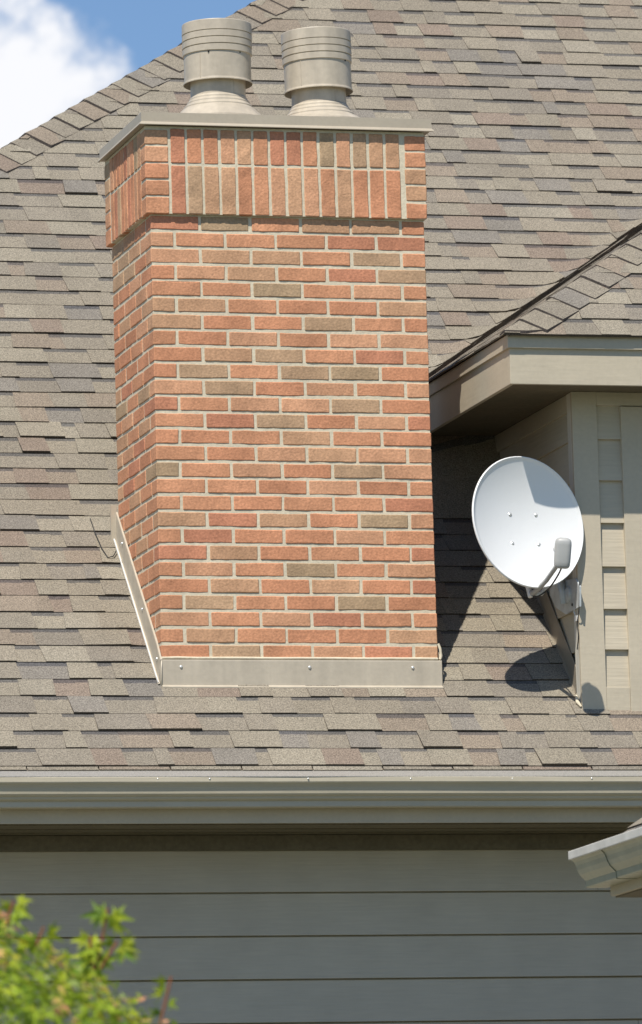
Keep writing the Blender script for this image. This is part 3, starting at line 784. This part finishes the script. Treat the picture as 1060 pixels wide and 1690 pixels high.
# ------------------------------------------------------------------ porch gutter in the right foreground
def cpt(px, py, y):
    d = fw + rt*((px-530)/FPX) - up*((py-845)/FPX); return CAM + d*((y-CAM.y)/d.y)
PG = cpt(940, 1408, -3.0)
porch = empty('porch_roof', (PG.x+1.2, -4.5, PG.z-2))
tag(porch, 'lower porch roof with its gutter, out of focus at the right edge', 'porch roof')
PI_ = _M.Translation(-Vector(porch.location))
def ppart(o, parent=None):
    o.parent = parent or porch
    if parent is None: o.matrix_parent_inverse = PI_
    return o
gxr = PG.x + .135
v = MB()
pro = [(gxr, PG.z), (gxr, PG.z-.125), (gxr-.072, PG.z-.125), (gxr-.075, PG.z-.122), (gxr-.076, PG.z-.100), (gxr-.086, PG.z-.090),
       (gxr-.098, PG.z-.078), (gxr-.106, PG.z-.062), (gxr-.111, PG.z-.046), (gxr-.117, PG.z-.034), (gxr-.126, PG.z-.026), (gxr-.130, PG.z-.020), (gxr-.130, PG.z-.002), (gxr-.128, PG.z),
       (gxr-.118, PG.z), (gxr-.118, PG.z-.006)]    # (x, z)
rows = [[(px, y, pz) for px, pz in pro] for y in (-3.0, -3.33, -3.34, -4.4, -6.6)]
v.grid(rows, (1, 1, 1), False)
v.face([(px, -3.0, pz) for px, pz in pro[:-2]])
pg = ppart(v.build('gutter', M['old_gutter'])); pg.modifiers.new('s', 'SOLIDIFY').thickness = .002
v = MB(); v.box((PG.x-.004, -6.6, PG.z-.026), (PG.x+.024, -2.996, PG.z+.006)); ppart(v.build('gutter_lip', M['lip'], bevel=.003), pg)
v = MB(); v.grid([[(px-.003, y, pz-.002) for px, pz in pro[1:-3]] for y in (-3.34, -3.37)], (1, 1, 1), False); o = ppart(v.build('gutter_joint', M['old_gutter']), pg); o.modifiers.new('s', 'SOLIDIFY').thickness = .002
v = MB()
v.box((gxr+.002, -6.6, PG.z-.16), (gxr+.022, -3.04, PG.z+.01)); ppart(v.build('fascia', M['paint']))
v = MB(); v.box((gxr+.02, -6.6, PG.z-.165), (gxr+.45, -3.04, PG.z-.15)); ppart(v.build('soffit', M['soffit']))
v = MB(); v.box((gxr+.42, -6.6, GROUND_Z), (gxr+.56, -3.45, PG.z-.16))
v.box((gxr+.56, -3.6, GROUND_Z), (gxr+3.4, -3.45, PG.z-.16)); ppart(v.build('wall', M['siding']))
ps = MB(); thp = math.radians(36); usp = Vector((math.cos(thp), 0, math.sin(thp)))
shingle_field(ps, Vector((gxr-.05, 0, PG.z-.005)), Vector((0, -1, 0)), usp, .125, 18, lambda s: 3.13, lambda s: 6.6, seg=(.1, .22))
ps.box((-.004, -6.6, -.02), (2.25, -3.13, -.008), (.09, .07, .05), _M.Translation((gxr-.05, 0, PG.z-.005)) @ Matrix.Rotation(-thp, 4, 'Y'))
ppart(ps.build('roof', M['shingle']))

# ------------------------------------------------------------------ foreground tree
import math as _m
TCx = cpt(-400, 2270, -11.0) if False else (CAM + (fw + rt*((-412-530)/FPX) - up*((2276-845)/FPX))*14.0)
tree = empty('maple_tree', (TCx.x, TCx.y, GROUND_Z))
tag(tree, 'young maple with yellow green leaves and pinkish tips, out of focus at lower left', 'tree')
TI = _M.Translation(-Vector(tree.location))
def tpart(o):
    o.parent = tree; o.matrix_parent_inverse = TI; return o
rnd = random.Random(5)
R0 = 1.17
def crown_r(d):
    return R0*(1 + .05*noise.noise(d*3.1+Vector((3, 1, 7))) + .045*noise.noise(d*7+Vector((1, 1, 2))))
v = MB()
v.tube([(TCx.x+.05, TCx.y, GROUND_Z), (TCx.x+.02, TCx.y+.03, GROUND_Z+.5), (TCx.x, TCx.y, TCx.z-.5), (TCx.x-.02, TCx.y, TCx.z+.3)], [.06, .05, .04, .018], 10)
tips = []
for i in range(70):
    d = Vector((rnd.gauss(0, 1), rnd.gauss(0, 1), rnd.gauss(.3, 1))).normalized()
    if d.z < -.5: d.z = -d.z
    a = Vector((TCx.x, TCx.y, TCx.z - .45 + rnd.random()*.5)); b = TCx + d*crown_r(d)*.93; mid = a.lerp(b, .5) + Vector((0, 0, .08))
    v.tube(smooth([a, mid, b], 4), [.014]*3+[.009]*3+[.005]*3, 5, (1, 1, 1)); tips.append(b)
tpart(v.build('trunk', material('maple_bark', base=(.12, .075, .045), rough=.9, noise_s=30, noise_a=.2, bump=(60, .004))))
lv = MB()
LP = [((.30, .40, .03), 6), ((.42, .48, .035), 7), ((.15, .25, .025), 3), ((.58, .52, .06), 4), ((.34, .42, .12), 2), ((.72, .46, .18), 2), ((.76, .36, .18), 2)]
LPX = [c for c, n_ in LP for _ in range(n_)]
def leaf(p, nrm, dirv, size, col):
    nrm = nrm.normalized(); dirv = (dirv - nrm*dirv.dot(nrm)).normalized(); sd_ = nrm.cross(dirv)
    bend = rnd.uniform(.1, .4)
    def Q(a, r): return p + (dirv*math.cos(a) + sd_*math.sin(a))*r*size - nrm*(bend*size*r*r)
    # palmate outline: five pointed lobes
    pts = [p - dirv*size*.12]
    for a, r in ((-2.0, .55), (-1.55, .26), (-1.05, .85), (-.62, .34), (0, 1.1), (.62, .34), (1.05, .85), (1.55, .26), (2.0, .55)): pts.append(Q(a, r))
    n0 = len(lv.v); lv.v += [tuple(q) for q in pts]
    # fan of slim triangles from the base
    k = len(pts)
    for i in range(1, k-1):
        lv.f.append((n0, n0+i, n0+i+1)); lv.c.append(col); lv.sm.append(False)
cam_side = (CAM - TCx).normalized()
cnt = 0
while cnt < 27000:
    d = Vector((rnd.gauss(0, 1), rnd.gauss(0, 1), rnd.gauss(0, 1))).normalized()
    if d.z < -.6: continue
    # more leaves on the side that shows against the house
    fr = d.dot((rt*.35 + up*.93).normalized())
    if fr < .55 and rnd.random() < .55: continue
    rr = crown_r(d)*(1 - abs(rnd.gauss(0, .09)))
    p = TCx + d*rr
    if noise.noise(p*6.5) < -.34 and rnd.random() < .6: continue
    nr = (d + Vector((rnd.gauss(0, .5), rnd.gauss(0, .5), rnd.gauss(.5, .5)))).normalized()
    tipf = rr > crown_r(d)*.97
    c = rnd.choice(LPX)
    if not tipf and c[0] > .4: c = LPX[0]
    k = rnd.uniform(.8, 1.2); leaf(p, nr, Vector((rnd.gauss(0, 1), rnd.gauss(0, 1), rnd.gauss(-.6, 1))), rnd.uniform(.015, .030), (c[0]*k, c[1]*k, c[2]*k)); cnt += 1
# shoots standing clear of the crown
def shoot(pxs, n_, size):
    P_ = [CAM + (fw + rt*((x-530)/FPX) - up*((y-845)/FPX))*14.0 for x, y in pxs]
    st = MB(); S_ = smooth(P_, 6); st.tube(S_, .0028, 5)
    for i in range(n_):
        t = rnd.random()**.6; q = S_[int(t*(len(S_)-1))]
        sd2 = rt*rnd.choice((-1, 1))*rnd.uniform(.4, 1) + up*rnd.uniform(-.9, .3)
        leaf(q + sd2*.018, -fw + rt*rnd.gauss(0, .5) + up*rnd.gauss(.3, .5), sd2, size*rnd.uniform(.8, 1.2), jit(rnd.choice(LPX[:16]), .15))
    tpart(st.build('twig', TW))
TW = material('red_twig', base=(.30, .10, .04), rough=.6)
shoot([(150, 1620), (165, 1570), (172, 1530), (178, 1500)], 12, .042)
shoot([(160, 1620), (150, 1580), (150, 1545)], 8, .038)
shoot([(165, 1600), (190, 1560), (192, 1555)], 6, .036)
shoot([(10, 1530), (18, 1500), (22, 1488)], 7, .036)
shoot([(60, 1560), (72, 1530)], 6, .034)
shoot([(262, 1700), (274, 1650), (283, 1612)], 6, .024)
fm = material('maple_leaf', attr=True, rough=.55, spec=.3, noise_s=30, noise_a=.12)
N = fm.node_tree.nodes; L = fm.node_tree.links; b = N['Principled BSDF']
tr = N.new('ShaderNodeBsdfTranslucent'); ms = N.new('ShaderNodeMixShader'); ms.inputs[0].default_value = .38
src = b.inputs['Base Color'].links[0].from_socket; L.new(src, tr.inputs['Color'])
L.new(b.outputs[0], ms.inputs[1]); L.new(tr.outputs[0], ms.inputs[2]); L.new(ms.outputs[0], N['Material Output'].inputs[0])
tpart(lv.build('foliage', fm))
# ------------------------------------------------------------------ render settings
sc.render.engine = 'CYCLES'
